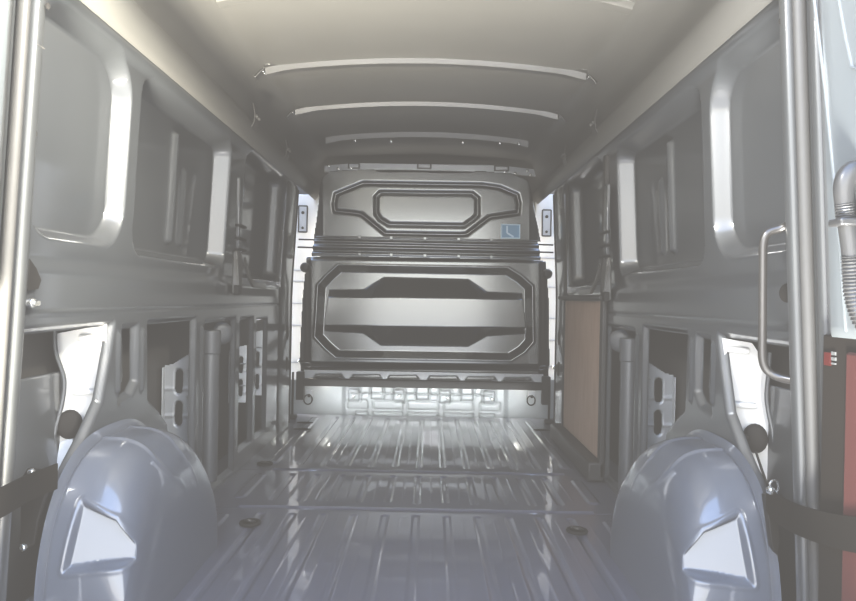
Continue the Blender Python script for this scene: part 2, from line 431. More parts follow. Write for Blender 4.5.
# ================================================================== WHEEL ARCHES
def arch(s):
    side = 'left' if s < 0 else 'right'
    a, h, yc, n = 0.36, 0.452, 1.945, 2.7
    nu, nv = 300, 150
    phi = np.linspace(0, PI, nu)
    sv = np.concatenate([np.linspace(0, 0.78, 80, endpoint=False), 0.78+0.22*np.sin(np.linspace(0, PI/2, nv-80))])
    P, S = np.meshgrid(phi, sv, indexing='ij')
    sc = np.maximum(0, 1 - S**3.4)**(1/3.4)
    cy = np.sign(np.cos(P))*np.abs(np.cos(P))**(2/n); cz = np.abs(np.sin(P))**(2/n)
    Y = yc - a*cy*(0.80 + 0.20*np.minimum(1, 1.6*sc))*np.minimum(1, sc*8)
    Z = h*cz*sc
    X = s*(0.868 - 0.205*S)
    # pressed features, pushed along the radial direction
    rad_y, rad_z = -cy*0.7, cz
    disp = np.zeros_like(P)
    for p0 in (1.45, 1.70):
        disp += 0.006*np.exp(-((P - p0 - 3.6*np.maximum(0, S-0.72)**2)/0.018)**2)*sstep((0.97-S)/0.05)
    # wedge-shaped pocket on the rear face
    poly = [(0.810, 0.333), (0.727, 0.292), (0.676, 0.232), (0.673, 0.197), (0.74, 0.196), (0.820, 0.190)]
    q = sd_poly(np.abs(X), Z, poly) + np.where(P > 1.3, 1.0, 0.0) - 0.004
    disp += 0.0035*np.exp(-((q-0.006)/0.005)**2)
    facet = sstep((0.001-q)/0.010)
    disp -= 0.004*sstep((0.05-S)/0.04)
    disp *= np.minimum(1, sc*3)
    Y = Y + disp*rad_y; Z = Z + disp*rad_z
    t = thing('wheel_arch', 'glossy blue-grey wheel arch bulging from the %s side wall' % side, 'wheel arch', (s*0.78, yc, 0), 'wheel arches')
    pa, pb_, pc_ = Vector((0.808, 1.652, 0.33)), Vector((0.818, 1.607, 0.19)), Vector((0.681, 1.648, 0.20))
    nn = (pb_-pa).cross(pc_-pa)
    yp = pa.y - (nn.x*(np.abs(X)-pa.x) + nn.z*(Z-pa.z))/nn.y + 0.008
    Y = Y + (yp - Y)*facet
    Z = np.maximum(Z, -0.01)
    grid('arch_shell', np.stack([X, Y, Z], -1), M['arch'], t, flip=(s > 0))
    # flat welded flange along the wall
    pf = np.linspace(0.0, PI, 80); R0, R1 = 0.985, 1.055
    A = np.zeros((80, 6, 3))
    for i, p in enumerate(pf):
        cyy = math.copysign(abs(math.cos(p))**(2/n), math.cos(p)); czz = abs(math.sin(p))**(2/n)
        for j, r in enumerate(np.linspace(R0, R1, 6)):
            bump = 0.010*(1 - (j/5)**2)
            A[i, j] = (s*(0.876 - bump), yc - a*cyy*r, max(-0.005, h*czz*r))
    grid('weld_flange', A, M['arch'], t, flip=(s < 0))
    return t
aL = arch(-1); aR = arch(1)

# ================================================================== BULKHEAD
def bp(x, y, off=0.0):      # measured point on the bulkhead plane
    p = onY(x, y, YB); return p
def bulk_grid(name, x0, x1, y0, y1, hfun, m, parent, outline=None, step=0.75, base=0.0):
    nx, ny = int((x1-x0)/step)+1, int((y1-y0)/step)+1
    U, V = np.meshgrid(np.linspace(x0, x1, nx), np.linspace(y1, y0, ny), indexing='ij')
    h = hfun(U, V) + base
    P0 = onY(x0, y0, YB); PX = onY(x0+1, y0, YB) - P0; PY = onY(x0, y0+1, YB) - P0
    # plane is met almost head on, so a linear map is exact enough
    A = np.zeros(U.shape + (3,))
    A[..., 0] = P0.x + (U-x0)*PX.x + (V-y0)*PY.x
    A[..., 2] = P0.z + (U-x0)*PX.z + (V-y0)*PY.z
    A[..., 1] = YB - h
    keep = None
    if outline is not None: keep = cells(sd_poly(U, V, outline)) < 0.3
    return grid(name, A, m, parent, keep=keep, thick=0.012)
bk = thing('bulkhead', 'dark grey pressed steel bulkhead closing the front of the load space', 'bulkhead', (0, YB, 0))
LEAN = lambda y: (y-300)*0.0       # upright

def seg_groove(U, V, pts, w, closed=False):
    d = np.full(U.shape, 1e9); n = len(pts)
    for i in range(n if closed else n-1):
        ax, ay = pts[i]; bx_, by_ = pts[(i+1) % n]; ex, ey = bx_-ax, by_-ay
        t = np.clip(((U-ax)*ex + (V-ay)*ey)/(ex*ex+ey*ey), 0, 1)
        d = np.minimum(d, np.hypot(U-ax-ex*t, V-ay-ey*t))
    return d
loop_out = [(363,183.2),(483,185),(500,187.5),(517,194.8),(519,203),(518,213),(489.5,217),(467,234),(460,234.6),(385,233.3),(361,214),(350,212.5),(335,211),(334,203),(335.8,194)]
loop_in = [(380.5,192.4),(472,193.5),(477.6,198),(477.6,215),(473,219.5),(464,225.6),(389,224.4),(380,219),(376,213),(376,197)]
def h_up(U, V):
    h = np.zeros_like(U)
    h -= 0.013*np.exp(-(seg_groove(U, V, loop_out, 2, True)/1.7)**2)
    si = sd_poly(U, V, loop_in)
    h -= 0.017*np.exp(-(si/1.7)**2)
    edge = np.minimum(U-314, 538-U)
    h -= 0.035*sstep((9-edge)/9)
    return h
up_out = [(330,171.5),(372,169.5),(380,172),(470,172.8),(478,171),(512,174),(527,180),(531,190),(541,241),(313,241),(320,186),(323,177)]
obj_up = bulk_grid('upper_panel', 311, 543, 168, 241, h_up, M['bulk'], bk, up_out)
octa = [(338,265),(508,268),(521,276),(532,286),(532.8,342),(524,352),(511,360.2),(336,357.5),(325,348),(315,337),(318,285),(327,275)]
trap = [(329,290),(364,289.5),(384,276.8),(468,279),(487,292),(522,293.5),(526,333.5),(487,336),(468,347),(381,345.8),(363,333),(324,331)]
core = [(322,297),(528,299.5),(528.5,327.5),(321,325)]
def h_low(U, V):
    so = sd_poly(U, V, octa); st = sd_poly(U, V, trap); sc = sd_poly(U, V, core)
    h = -0.046*np.clip(-so/6.6, 0, 1)
    d_in = np.maximum(-st, 0); d_c = np.maximum(sc, 0)
    t = d_in/(d_in + d_c + 1e-6)
    h += 0.085*np.where(st < 0, t, 0)
    h += 0.004*np.exp(-((so+0.0)/1.2)**2)
    edge = np.minimum(U-303, 547-U)
    h -= 0.03*sstep((8-edge)/8)
    h -= 0.050*sstep((V-362.5-0.012*(U-425))/8)                 # underside rolls in
    h -= 0.014*sstep((262-V+0.012*(U-425))/4)
    return h
low_out = [(306,256.5),(546,261),(549,300),(550,386),(298,382),(302,300)]
bulk_grid('lower_panel', 297, 551, 255, 386, h_low, M['bulk'], bk, low_out)
def h_rail(U, V):
    v = V - 0.0203*(U-425)
    h = 0.010 + 0.012*np.exp(-((v-243.6)/1.7)**2) + 0.014*np.exp(-((v-248.9)/1.9)**2) - 0.012*np.exp(-((v-252.6)/1.1)**2) - 0.010*np.exp(-((v-240.4)/1.2)**2)
    h += 0.004*np.exp(-((v-255.4)/1.0)**2)
    return h
rail_out = [(316,236.8),(537,241.2),(540,260),(312,255.8)]
bulk_grid('cross_rail', 308, 545, 234, 263, h_rail, M['bulk'], bk, rail_out, step=0.55, base=0.004)
# thin rails carried on past the edges to the pillars, small clips along the rail
for (xa, ya, xb, yb) in ((299,239.5,320,240),(298,247.3,320,247.8),(533,244.5,553,245.2),(533,252,553,252.6)):
    a, b = bp(xa, ya), bp(xb, yb); a.y = b.y = YB-0.012
    obj('rail_end', tb([a, b], 0.006, 8), M['blackpaint'], bk)
for x in (360, 391.5, 425, 458.5, 491):
    for dy in (-15.2, 1.8):
        p = bp(x, 254 + dy + 0.0203*(x-425))
        obj('rail_clip', bx(p.x-0.012, p.x+0.012, YB-0.032, YB, p.z-0.010, p.z+0.012), M['bulk'], bk, bevel=0.003)
# bottom flange with slots, dark lip and end feet
def flange_holes(U, V):
    sd = np.full(U.shape, 1e9)
    for (a, b) in ((313,344),(350,382),(387,419),(427,459),(465,497),(502,533)):
        sk = 0.0185*((a+b)/2-425)
        sd = np.minimum(sd, sd_poly(U, V, [(a+3,376.2+sk),(b-3,376.2+sk),(b,380.0+sk),(a,380.0+sk)]))
    return sd
nx, ny = 470, 24
U, V = np.meshgrid(np.linspace(304, 543, nx), np.linspace(383, 372, ny), indexing='ij')
V2 = V + 0.0185*(U-425)
A = np.zeros(U.shape+(3,)); P0 = onY(304, 372, YB); PX = onY(305, 372, YB)-P0; PY = onY(304, 373, YB)-P0
A[..., 0] = P0.x+(U-304)*PX.x+(V2-372)*PY.x; A[..., 2] = P0.z+(U-304)*PX.z+(V2-372)*PY.z; A[..., 1] = YB-0.004
fh = flange_holes(U, V2); A[..., 1] += 0.02*sstep((1.0-fh)/1.6)
grid('bottom_flange', A, M['galv'], bk, keep=cells(fh) > -0.4)
a, b = bp(304, 378.8), bp(543, 383.3)
bm = prism([(YB-0.035, 0.02), (YB+0.03, 0.02), (YB+0.03, -0.03), (YB-0.03, -0.036)], 'x', a.x, b.x)
for v in bm.verts:
    v.co.z += a.z + (b.z-a.z)*(v.co.x-a.x)/(b.x-a.x) - 0.012
obj('bottom_lip', bm, M['blackpaint'], bk, bevel=0.006)
for (xa, xb, ya, yb) in ((297.5, 304.5, 371, 399), (541.5, 549, 376, 404)):
    p, q = bp(xa, ya), bp(xb, yb)
    obj('mounting_foot', bx(p.x, q.x, YB-0.05, YB+0.01, q.z, p.z), M['blackpaint'], bk, bevel=0.005)
for (x, y) in ((305.5, 267.5), (547, 274)):
    p = bp(x, y); obj('hinge_boss', disc_plug((p.x, YB-0.002, p.z), (0,-1,0), 0.036, 0.035), M['blackpaint'], bk)
# blue sticker
p, q = bp(501, 224), bp(520, 238.8)
st = obj('sticker', bx(p.x, q.x, YB-0.0005, YB+0.0005, q.z, p.z), M['paleblue'], bk, smooth=False); st['label'] = 'blue warning sticker with pale border'
st.location.y -= 0.003
e = 0.008
obj('sticker_field', bx(p.x+e, q.x-e, YB-0.0028, YB-0.0022, q.z+e, p.z-e), M['blue'], st, smooth=False).location.y -= 0.003
m1, m2, m3 = bp(507, 226), bp(507, 233), bp(513.5, 237)
for c1, c2 in ((m1, m2), (m2, m3)):
    d = (c2-c1); n = Vector((-d.z, 0, d.x)).normalized()*0.006
    bm = bmesh.new(); vs = [bm.verts.new((v.x, YB-0.0062, v.z)) for v in (c1-n, c1+n, c2+n, c2-n)]; bm.faces.new(vs)
    obj('sticker_print', bm, M['paleblue'], st, smooth=False)

# ================================================================== step riser below the bulkhead
YR = 4.92
rs = thing('step_riser', 'pale pressed metal step panel below the bulkhead', 'step panel', (0, YR, 0))
def h_riser(U, V):
    v = V - 0.0185*(U-425); h = np.zeros_like(U)
    for (a, b) in ((347,367),(373,402),(407.5,438),(444,473),(480,500)):
        q = sd_rrect(U, v, a, b, 401.5, 410.3, 1.8)
        h -= 0.014*np.exp(-(q/1.0)**2); h -= 0.004*sstep(-q/2)
    for (a, b) in ((355,367),(373,402),(407.5,438),(444,473),(480,494)):
        q = sd_rrect(U, v, a, b, 413.0, 420, 1.0); h -= 0.016*np.exp(-(q/0.9)**2)
    q = np.abs(v-394.2) + np.where((U > 351) & (U < 492), 0, 50); h -= 0.02*np.exp(-(q/0.8)**2)
    for xc in (354, 399, 445, 489):
        q = sd_rrect(U, v, xc-5, xc+5, 390.5, 402, 1.0); h += 0.016*sstep((0.8-q)/1.4)
        h -= 0.012*np.exp(-((q-1.6)/0.9)**2)
    for xc in (377, 422.5, 467):
        q = sd_rrect(U, v, xc-5.5, xc+5.5, 384, 399, 0.6); h += 0.02*sstep((0.8-q)/1.4)
        h -= 0.012*np.exp(-((q-1.6)/0.9)**2)
    h -= 0.03*sstep((np.abs(U-425)-78)/6)
    return h
nx, ny = 420, 76
U, V = np.meshgrid(np.linspace(281, 570, nx), np.linspace(424, 380, ny), indexing='ij')
P0 = onY(281, 380, YR); PX = onY(282, 380, YR)-P0; PY = onY(281, 381, YR)-P0
A = np.zeros(U.shape+(3,))
A[..., 0] = P0.x+(U-281)*PX.x+(V-380)*PY.x; A[..., 2] = P0.z+(U-281)*PX.z+(V-380)*PY.z; A[..., 1] = YR - 0.55*h_riser(U, V)
grid('riser_panel', A, M['riser'], rs)
obj('step_tread', bx(-0.94, 0.94, YR+0.05, 5.0, 0.22, 0.255), M['dark'], rs, smooth=False)
for (x, y) in ((354,396),(399.5,395.5),(447,397),(491.5,398.5)):
    p = onY(x, y, YR); obj('bolt_head', disc_plug((p.x, YR-0.018, p.z), (0,-1,0), 0.011, 0.010), M['steel'], rs)
# tie-down rings at both ends of the riser
for (x, y, sd_) in ((309.5, 396, 'left'), (531.5, 397, 'right')):
    p = onY(x, y, YR-0.01)
    t = thing('tie_down_ring', 'small dark tie-down ring hanging at the %s end of the step panel' % sd_, 'tie-down ring', p, 'tie-down rings under the bulkhead')
    obj('anchor_plate', bx(p.x-0.026, p.x+0.026, YR-0.026, YR-0.006, p.z-0.006, p.z+0.045), M['galv'], t, bevel=0.004)
    bm = torus(bmesh.new(), (p.x-0.006, YR-0.034, p.z-0.022), (0.15,-1,0.1), 0.030, 0.0045, sx=1.15)
    obj('ring', bm, M['black'], t)
    obj('ring_bolt', disc_plug((p.x, YR-0.026, p.z+0.006), (0,-1,0), 0.012, 0.012), M['black'], t)

# pale side posts glimpsed past the edges of the bulkhead
YS = 5.02
for s, (xa, xb) in ((-1, (280, 316)), (1, (536, 572))):
    side = 'left' if s < 0 else 'right'
    p = onY(xa, 194, YS); q = onY(xb, 440, YS)
    t = thing('cab_side_post', 'pale metal cab post showing beside the %s edge of the bulkhead' % side, 'cab post', ((p.x+q.x)/2, YS, 0), 'pale posts beside the bulkhead')
    obj('post_face', bx(p.x, q.x, YS, YS+0.05, 0.0, p.z), M['white'], t, smooth=False, bevel=0.006)
    cx = 303 if s < 0 else 546.5
    for k, (ya, yb) in enumerate(((206, 232),)):
        a = onY(cx-4, ya + (0 if s < 0 else 4), YS); b = onY(cx+4, yb + (0 if s < 0 else 4), YS)
        ft = filleted([(a.x, YS-0.006, a.z), (b.x, YS-0.006, a.z), (b.x, YS-0.006, b.z), (a.x, YS-0.006, b.z), (a.x, YS-0.006, a.z)], 0.006, 3)
        obj('cover_plate', bx(a.x, b.x, YS-0.008, YS+0.01, b.z, a.z), M['galv'], t, bevel=0.003)
        obj('plate_seal', tb(ft, 0.006, 6), M['blackpaint'], t)
        obj('plate_bolt', disc_plug(((a.x+b.x)/2, YS-0.008, a.z-0.05), (0,-1,0), 0.012, 0.006), M['black'], t)
        obj('plate_bolt', disc_plug(((a.x+b.x)/2, YS-0.008, b.z+0.03), (0,-1,0), 0.010, 0.006), M['black'], t)
    for yy_ in ((270, 281, 303, 325, 362) if s < 0 else (258, 287, 318, 340, 366)):
        a = onY(xa, yy_, YS)
        obj('weld_seam', bx(p.x+0.005, q.x-0.005, YS-0.005, YS+0.01, a.z-0.006, a.z+0.006), M['galv'], t, bevel=0.002)
    p2 = onY(300 if s < 0 else 554, 361 if s < 0 else 367, YS)
    obj('post_bolt', disc_plug((p2.x, YS-0.002, p2.z), (0,-1,0), 0.018, 0.012), M['steel'], t)
# slim uprights at the bulkhead ends
for s, x, y0, y1 in ((-1, 293, 372, 444), (1, 549.5, 385, 452)):
    side = 'left' if s < 0 else 'right'
    p, q = onY(x, y0, 4.66), onY(x, y1, 4.66)
    o_z = 0.003
    t = thing('support_rod', 'thin dark upright rod standing at the %s foot of the bulkhead' % side, 'support rod', (p.x, 4.66, 0), 'uprights at the bulkhead feet')
    obj('rod', tb([(p.x, 4.66, o_z), (p.x, 4.66, p.z)], 0.008, 10), M['blackpaint'], t)
    obj('rod_foot', bx(p.x-0.03, p.x+0.03, 4.63, 4.69, 0.001, 0.03), M['blackpaint'], t, bevel=0.008)

# ================================================================== B posts (dark uprights either side of the bulkhead)
for s in (-1, 1):
    side = 'left' if s < 0 else 'right'
    t = thing('body_post', 'dark full height body post between the %s side wall and the bulkhead' % side, 'body post', (s*0.86, 4.25, 0), 'body posts by the bulkhead')
    pl = [(4.10, 0.876), (4.12, 0.870), (4.20, 0.866), (4.36, 0.866), (4.405, 0.870), (4.42, 0.877)]
    bm = bmesh.new(); rows = []
    for z in np.linspace(0.004, 1.56, 16):
        inw = max(0, z-0.9)*0.05
        rows.append([bm.verts.new((s*(x-inw), y, z)) for y, x in pl])
    for a, b in zip(rows, rows[1:]):
        for k in range(len(pl)): bm.faces.new((a[k], a[(k+1)%len(pl)], b[(k+1)%len(pl)], b[k]))
    bm.faces.new(rows[0]); bm.faces.new(rows[-1][::-1])
    obj('post_shell', bm, M['wall'], t, bevel=0.006)
    obj('post_edge', tb([(s*(0.872-max(0, z-0.9)*0.05), 4.415, z) for z in np.linspace(0.02, 1.55, 14)], 0.007, 8), M['blackpaint'], t)
    for zc in (0.42, 0.62):
        obj('slot_cover', disc_plug((s*0.867, 4.28, zc), (-s, 0, 0), 0.028, 0.006, sx=1.7), M['dark'], t)

# ================================================================== ROOF BOWS
def bow(yc, w, dep, m, label, xe=0.745, hooks=True):
    t = thing('roof_bow', label, 'roof bow', (0, yc, 1.9), 'roof bows')
    n = 61; secs = [(-w/2-0.02, 0.0), (-w/2, -0.004), (-w/2+0.010, -dep), (w/2-0.010, -dep), (w/2, -0.004), (w/2+0.02, 0.0), (w/2+0.02, 0.004), (-w/2-0.02, 0.004)]
    bm = bmesh.new(); rows = []
    for i in range(n):
        x = -xe + 2*xe*i/(n-1); u = abs(x)/xe
        z = roofz(x) - 0.008 - 0.012*max(0, (u-0.85)/0.15)
        rows.append([bm.verts.new((x, yc+dy, z+dz)) for dy, dz in secs])
    for a, b in zip(rows, rows[1:]):
        for k in range(len(secs)): bm.faces.new((a[k], a[(k+1)%len(secs)], b[(k+1)%len(secs)], b[k]))
    bm.faces.new(rows[0]); bm.faces.new(rows[-1][::-1])
    obj('bow_channel', bm, m, t, bevel=0.003)
    if hooks:
        for s in (-1, 1):
            p0 = Vector((s*xe, yc, roofz(xe)-0.02)); pts = [p0 + Vector((s*0.00, 0, 0)), p0 + Vector((s*0.025, 0, -0.022)), p0 + Vector((s*0.045, 0, -0.045)), p0 + Vector((s*0.062, 0, -0.028)), p0 + Vector((s*0.078, 0, -0.02))]
            obj('end_bracket', ribbon(pts, Vector((0, w*0.42, 0)), 0.006), m, t, bevel=0.002)
            for dy in (-0.012, 0.014):
                obj('bracket_bolt', disc_plug(p0 + Vector((s*0.012, dy, -0.014)), (0, -0.3, -1), 0.006, 0.004), M['steel'], t)
    return t
M['pale'] = mat('pale bracket', (0.5, 0.51, 0.51), 0.4, 0.0, 0.3, 0.2, noise=0.06)
M['hole'] = mat('unlit hole', (0.004, 0.004, 0.004), 1.0, noise=0.1, spec=0.0)
M['dull'] = mat('dull grey tube', (0.055, 0.058, 0.062), 0.5, 0.0, 0.2, 0.3, noise=0.06)
M['brace'] = mat('brace metal', (0.05, 0.048, 0.045), 0.5, 0.2, 0.2, 0.2, noise=0.05)
M['bow'] = mat('bow metal', (0.075, 0.073, 0.068), 0.38, 0.3, 0.5, 0.15, noise=0.05)
bow(2.43, 0.065, 0.012, M['roof'], 'roof bow closest to the open rear doors, barely showing at the top', hooks=False)
bow(3.14, 0.060, 0.034, M['bow'], 'second roof bow, pale with a soft downturned end at each side')
bow(3.83, 0.060, 0.034, M['bow'], 'brightest roof bow, in front of the dark forward beam')
t = bow(4.55, 0.11, 0.045, M['roof'], 'dull forward roof beam with four small bolts above the bulkhead', xe=0.68, hooks=False)
for x in (355, 391, 463, 500, 519):
    p = onY(x, 142 + 0.0185*(x-428), 4.50)
    obj('beam_bolt', disc_plug((p.x, 4.505, p.z), (0,-1,0), 0.012, 0.012), M['steel'], t)
# pale cab header glimpsed above the bulkhead
YH = 5.10
hdr = thing('cab_header', 'pale cab header strip with three clip boxes above the bulkhead', 'header strip', (0, YH, 1.85))
p, q = onY(322, 161.5, YH), onY(541, 172.5, YH)
prismpts = [onY(324,165.5,YH), onY(355,162.8,YH), onY(500,165,YH), onY(541,170,YH), onY(541,177,YH), onY(500,172.5,YH), onY(470,171,YH), onY(395,169.5,YH), onY(365,169.5,YH), onY(324,172,YH)]
obj('header_strip', prism([(v.x, v.z) for v in prismpts], 'y', YH, YH+0.03), M['galv'], hdr, bevel=0.003)
for (xa, xb, y) in ((348,360,166),(417,431.5,166.3),(494,509,168.6)):
    a, b = onY(xa, y-3, YH), onY(xb, y+3, YH)
    obj('clip_box', bx(a.x, b.x, YH-0.012, YH+0.01, b.z, a.z), M['dark'], hdr, bevel=0.004)
    obj('clip_face', bx(a.x+0.012, b.x-0.012, YH-0.016, YH, b.z+0.010, a.z-0.008), M['galv'], hdr, bevel=0.003)
for (x, y) in ((329,166),(338.5,169),(351,168),(505,172),(515,173.5),(527,171),(530,175)):
    a = onY(x, y, YH); obj('header_bolt', disc_plug((a.x, YH-0.002, a.z), (0,-1,0), 0.012, 0.010), M['steel'], hdr)

# cant rail corner pieces (small braces where wall meets roof)
def corner(s, yc, z, ln, label):
    t = thing('corner_brace', label, 'corner brace', (s*0.8, yc, z), 'corner braces under the roof')
    obj('brace_plate', ribbon([(s*.825, yc, z-0.10), (s*.795, yc, z-0.04), (s*.79, yc, z), (s*.80, yc, z+0.05)], Vector((0, ln, 0)), 0.006), M['brace'], t, bevel=0.002)
    for dy in (-ln*0.6, ln*0.6):
        obj('brace_bolt', disc_plug((s*.787, yc+dy, z-0.01), (-s, -0.2, 0), 0.010, 0.008), M['brace'], t)
for s in (-1, 1):
    sd_ = 'left' if s < 0 else 'right'
    corner(s, 3.16, 1.70, 0.035, 'corner brace under the second roof bow on the %s side' % sd_)
    corner(s, 3.86, 1.70, 0.035, 'corner brace under the brightest roof bow on the %s side' % sd_)

# ================================================================== inside the side cavities
def rr_slot_plate(name, parent, m, x0, x1, z0, z1, y, slots, outline):
    nx, nz = 70, 120
    U, V = np.meshgrid(np.linspace(x0, x1, nx), np.linspace(z0, z1, nz), indexing='ij')
    sd = np.full(U.shape, 1e9)
    for (cx, cz, hw, hh) in slots: sd = np.minimum(sd, sd_rrect(U, V, cx-hw, cx+hw, cz-hh, cz+hh, hw))
    h = 0.012*sstep((0.004-sd)/0.01)
    for zb in (0.36, 0.47): 
        h -= 0.006*np.exp(-((V-zb)/0.006)**2)
    A = np.stack([U, y + h, V], -1)
    keep = (cells(sd) > -0.003)
    so = sd_poly(U, V, outline); keep &= cells(so) < 0.002
    return grid(name, A, m, parent, keep=keep, thick=0.003)
def bracket(s, label, y, xa, xb, ztop, zslope, zbot, slots, m='galv'):
    t = thing('perforated_bracket', label, 'bracket', (s*(xa+xb)/2, y, zbot), 'perforated brackets inside the side walls')
    x0, x1 = sorted((s*xa, s*xb))
    outl = [(s*xa, zbot), (s*xa, ztop), (s*(xa+(xb-xa)*0.75), zslope), (s*xb, zslope-0.01), (s*xb, zbot)]
    rr_slot_plate('plate', t, M[m], x0, x1, zbot, ztop, y, [(s*c[0], c[1], c[2], c[3]) for c in slots], outl)
    obj('edge_lip', bx(min(s*xb, s*(xb-0.004)), max(s*xb, s*(xb-0.004)), y-0.03, y, zbot, zslope-0.012), M['galv'], t, bevel=0.002)
    for zb in (ztop-0.095, ztop-0.205):
        if zb > zbot: obj('shelf_lip', bx(min(s*xa, s*(xa+0.35*(xb-xa))), max(s*xa, s*(xa+0.35*(xb-xa))), y-0.022, y-0.001, zb, zb+0.006), M['galv'], t, bevel=0.002)
    return t
for s in (-1, 1):
    sd_ = 'left' if s < 0 else 'right'
    bracket(s, 'large pale perforated bracket behind the %s wheel arch' % sd_, 2.72, 0.885, 1.03, 0.64, 0.57, 0.08, [(0.973, 0.50, 0.017, 0.052), (0.973, 0.369, 0.017, 0.052)])
    if s < 0:
        bracket(s, 'pale perforated bracket in the narrow opening before the dark post on the left', 3.40, 0.884, 0.965, 0.60, 0.585, 0.31, [(0.914, 0.50, 0.013, 0.045), (0.914, 0.384, 0.013, 0.045)], 'pale')
        bracket(s, 'pale perforated bracket deepest in the left wall, beside the dark post', 3.72, 0.884, 0.955, 0.66, 0.645, 0.30, [(0.912, 0.497, 0.012, 0.045), (0.912, 0.375, 0.012, 0.045)], 'pale')
    # upright tube and boss between the arch and the forward openings
    t = thing('upright_tube', 'grey upright tube inside the %s wall behind the wheel arch' % sd_, 'tube', (s*0.90, 2.90, 0), 'upright tubes in the side walls')
    obj('tube_body', tb([(s*0.905, 2.90, 0.05), (s*0.905, 2.90, 0.60), (s*0.905, 2.90, 0.64)], [0.038, 0.038, 0.030], 20), M['dull'], t)
    obj('tube_collar', tb([(s*0.905, 2.90, 0.60), (s*0.905, 2.90, 0.70)], 0.043, 20), M['dull'], t, bevel=0.004)
    obj('tube_boss', disc_plug((s*0.925, 3.12, 0.675), (-s*0.5, -1, 0), 0.052, 0.014), M['dull'], t)
    # pale closing panel behind the rear opening
    t = thing('lamp_housing_panel', 'pale metal panel inside the %s rear corner opening' % sd_, 'inner panel', (s*0.97, 1.92, 0.5), 'pale panels in the rear corners')
    if s < 0:
        pix = [(55,334),(107,324),(106,345),(98,395),(90,425),(75,455),(60,480),(48,485),(50,455),(57,425),(63,392),(64,378),(58,360)]
    else:
        pix = [(722,338),(752,343),(765,362),(767,385),(765,400),(770,430),(776,465),(779,490),(765,480),(748,448),(735,420),(728,380)]
    def plp(px, py):
        d = ray(px, py); n = Vector((-s*0.42, -1, 0)); p0 = Vector((s*0.92, 1.93, 0))
        return CAM + d*((p0-CAM).dot(n)/d.dot(n))
    P3 = [plp(*q) for q in pix]
    nrm = Vector((-s*0.42, -1, 0)).normalized()
    bm = bmesh.new(); f = [bm.verts.new(p) for p in P3]; b2 = [bm.verts.new(p - nrm*0.008) for p in P3]
    bm.faces.new(f); bm.faces.new(b2[::-1])
    for i in range(len(f)): bm.faces.new((f[i], b2[i], b2[(i+1)%len(f)], f[(i+1)%len(f)]))
    obj('panel_sheet', bm, M['white'], t, smooth=False)
    for pa, pb in ((((80,337.5),(104,338)), ((74,392),(96,391.5))) if s < 0 else (((727,349),(748,351)), ((733,404),(755,406)))):
        a, b = plp(*pa), plp(*pb)
        bead = obj('pressed_bead', tb([a + nrm*0.001, a.lerp(b, .1) + nrm*0.005, a.lerp(b, .9) + nrm*0.005, b + nrm*0.001], 0.009, 10), M['white'], t)
    # black plug
    pc = plp(70, 424) if s < 0 else plp(755, 438)
    t = thing('rubber_plug', 'round black rubber plug in the pale panel of the %s rear corner' % sd_, 'plug', pc, 'black plugs in the rear corners')
    k = 0.033
    obj('plug_body', disc_plug(pc + nrm*0.001, nrm, k, 0.022, sx=1.25), M['black'], t)
    obj('plug_tab', bx(pc.x-s*0-0.044, pc.x-0.03, pc.y-0.03, pc.y-0.015, pc.z+0.002, pc.z+0.014), M['black'], t, bevel=0.003)
    if s < 0:
        a = [plp(60,442), plp(73,436), plp(76,452), plp(66,470), plp(54,478)]
        bm = bmesh.new(); vs = [bm.verts.new(p + nrm*0.012) for p in a]; vb = [bm.verts.new(p + nrm*0.004) for p in a]
        bm.faces.new(vs); bm.faces.new(vb[::-1])
        for i in range(5): bm.faces.new((vs[i], vb[i], vb[(i+1)%5], vs[(i+1)%5]))
        o = obj('plastic_flap', bm, M['clear'], smooth=True, bevel=0.003)
        tag(o, 'crumpled translucent plastic flap under the left black plug', 'plastic flap')
    # curved flange edge beside the pale panel
    edge = [(56,330),(57,352),(65,378),(63,402),(56,430),(50,470)] if s < 0 else [(769,352),(768,372),(766,398),(772,432),(778,470)]
    t2 = obj('flange_edge', tb(spline([plp(*q) + nrm*0.02 for q in edge], 6), 0.006, 8), M['wall'], (wl if s < 0 else wr))

# hinge-like latch brackets on the post between the wall panels
for s in (-1, 1):
    sd_ = 'left' if s < 0 else 'right'
    yb = 3.10
    t = thing('latch_bracket', 'stepped latch bracket at the end of the belt rail on the %s wall' % sd_, 'latch bracket', (s*0.87, yb, 0.88), 'latch brackets on the belt rails')
    bm = prism([(0.872, 0.86), (0.845, 0.86), (0.838, 0.98), (0.848, 1.06), (0.868, 1.06)], 'y', yb-0.02, yb+0.05)
    for v in bm.verts: v.co.x *= s
    obj('bracket_body', bm, M['bow'], t, bevel=0.006)
    obj('bracket_arm', ribbon([(s*.845, yb-0.03, 1.02), (s*.835, yb-0.05, 0.96), (s*.83, yb-0.06, 0.90)], Vector((0, 0.012, 0)), 0.012), M['bow'], t)
    obj('bracket_arm', ribbon([(s*.835, yb+0.06, 1.02), (s*.822, yb+0.09, 0.94), (s*.82, yb+0.16, 0.905), (s*.82, yb+0.40, 0.90)], Vector((0, 0.0, 0.012)), 0.012), M['bow'], t)
    obj('bracket_block', bx(min(s*.835, s*.86), max(s*.835, s*.86), yb-0.03, yb+0.02, 0.855, 0.90), M['blackpaint'], t, bevel=0.004)
    for z in (1.06, 1.11, 1.17):
        obj('bracket_band', bx(min(s*.838, s*.86)-0.0, max(s*.838, s*.86), yb-0.022, yb+0.10, z, z+0.012), M['blackpaint'], t, bevel=0.003)
    obj('bracket_spine', bx(min(s*.845, s*.865), max(s*.845, s*.865), yb, yb+0.05, 1.05, 1.40), M['wall'], t, bevel=0.006)

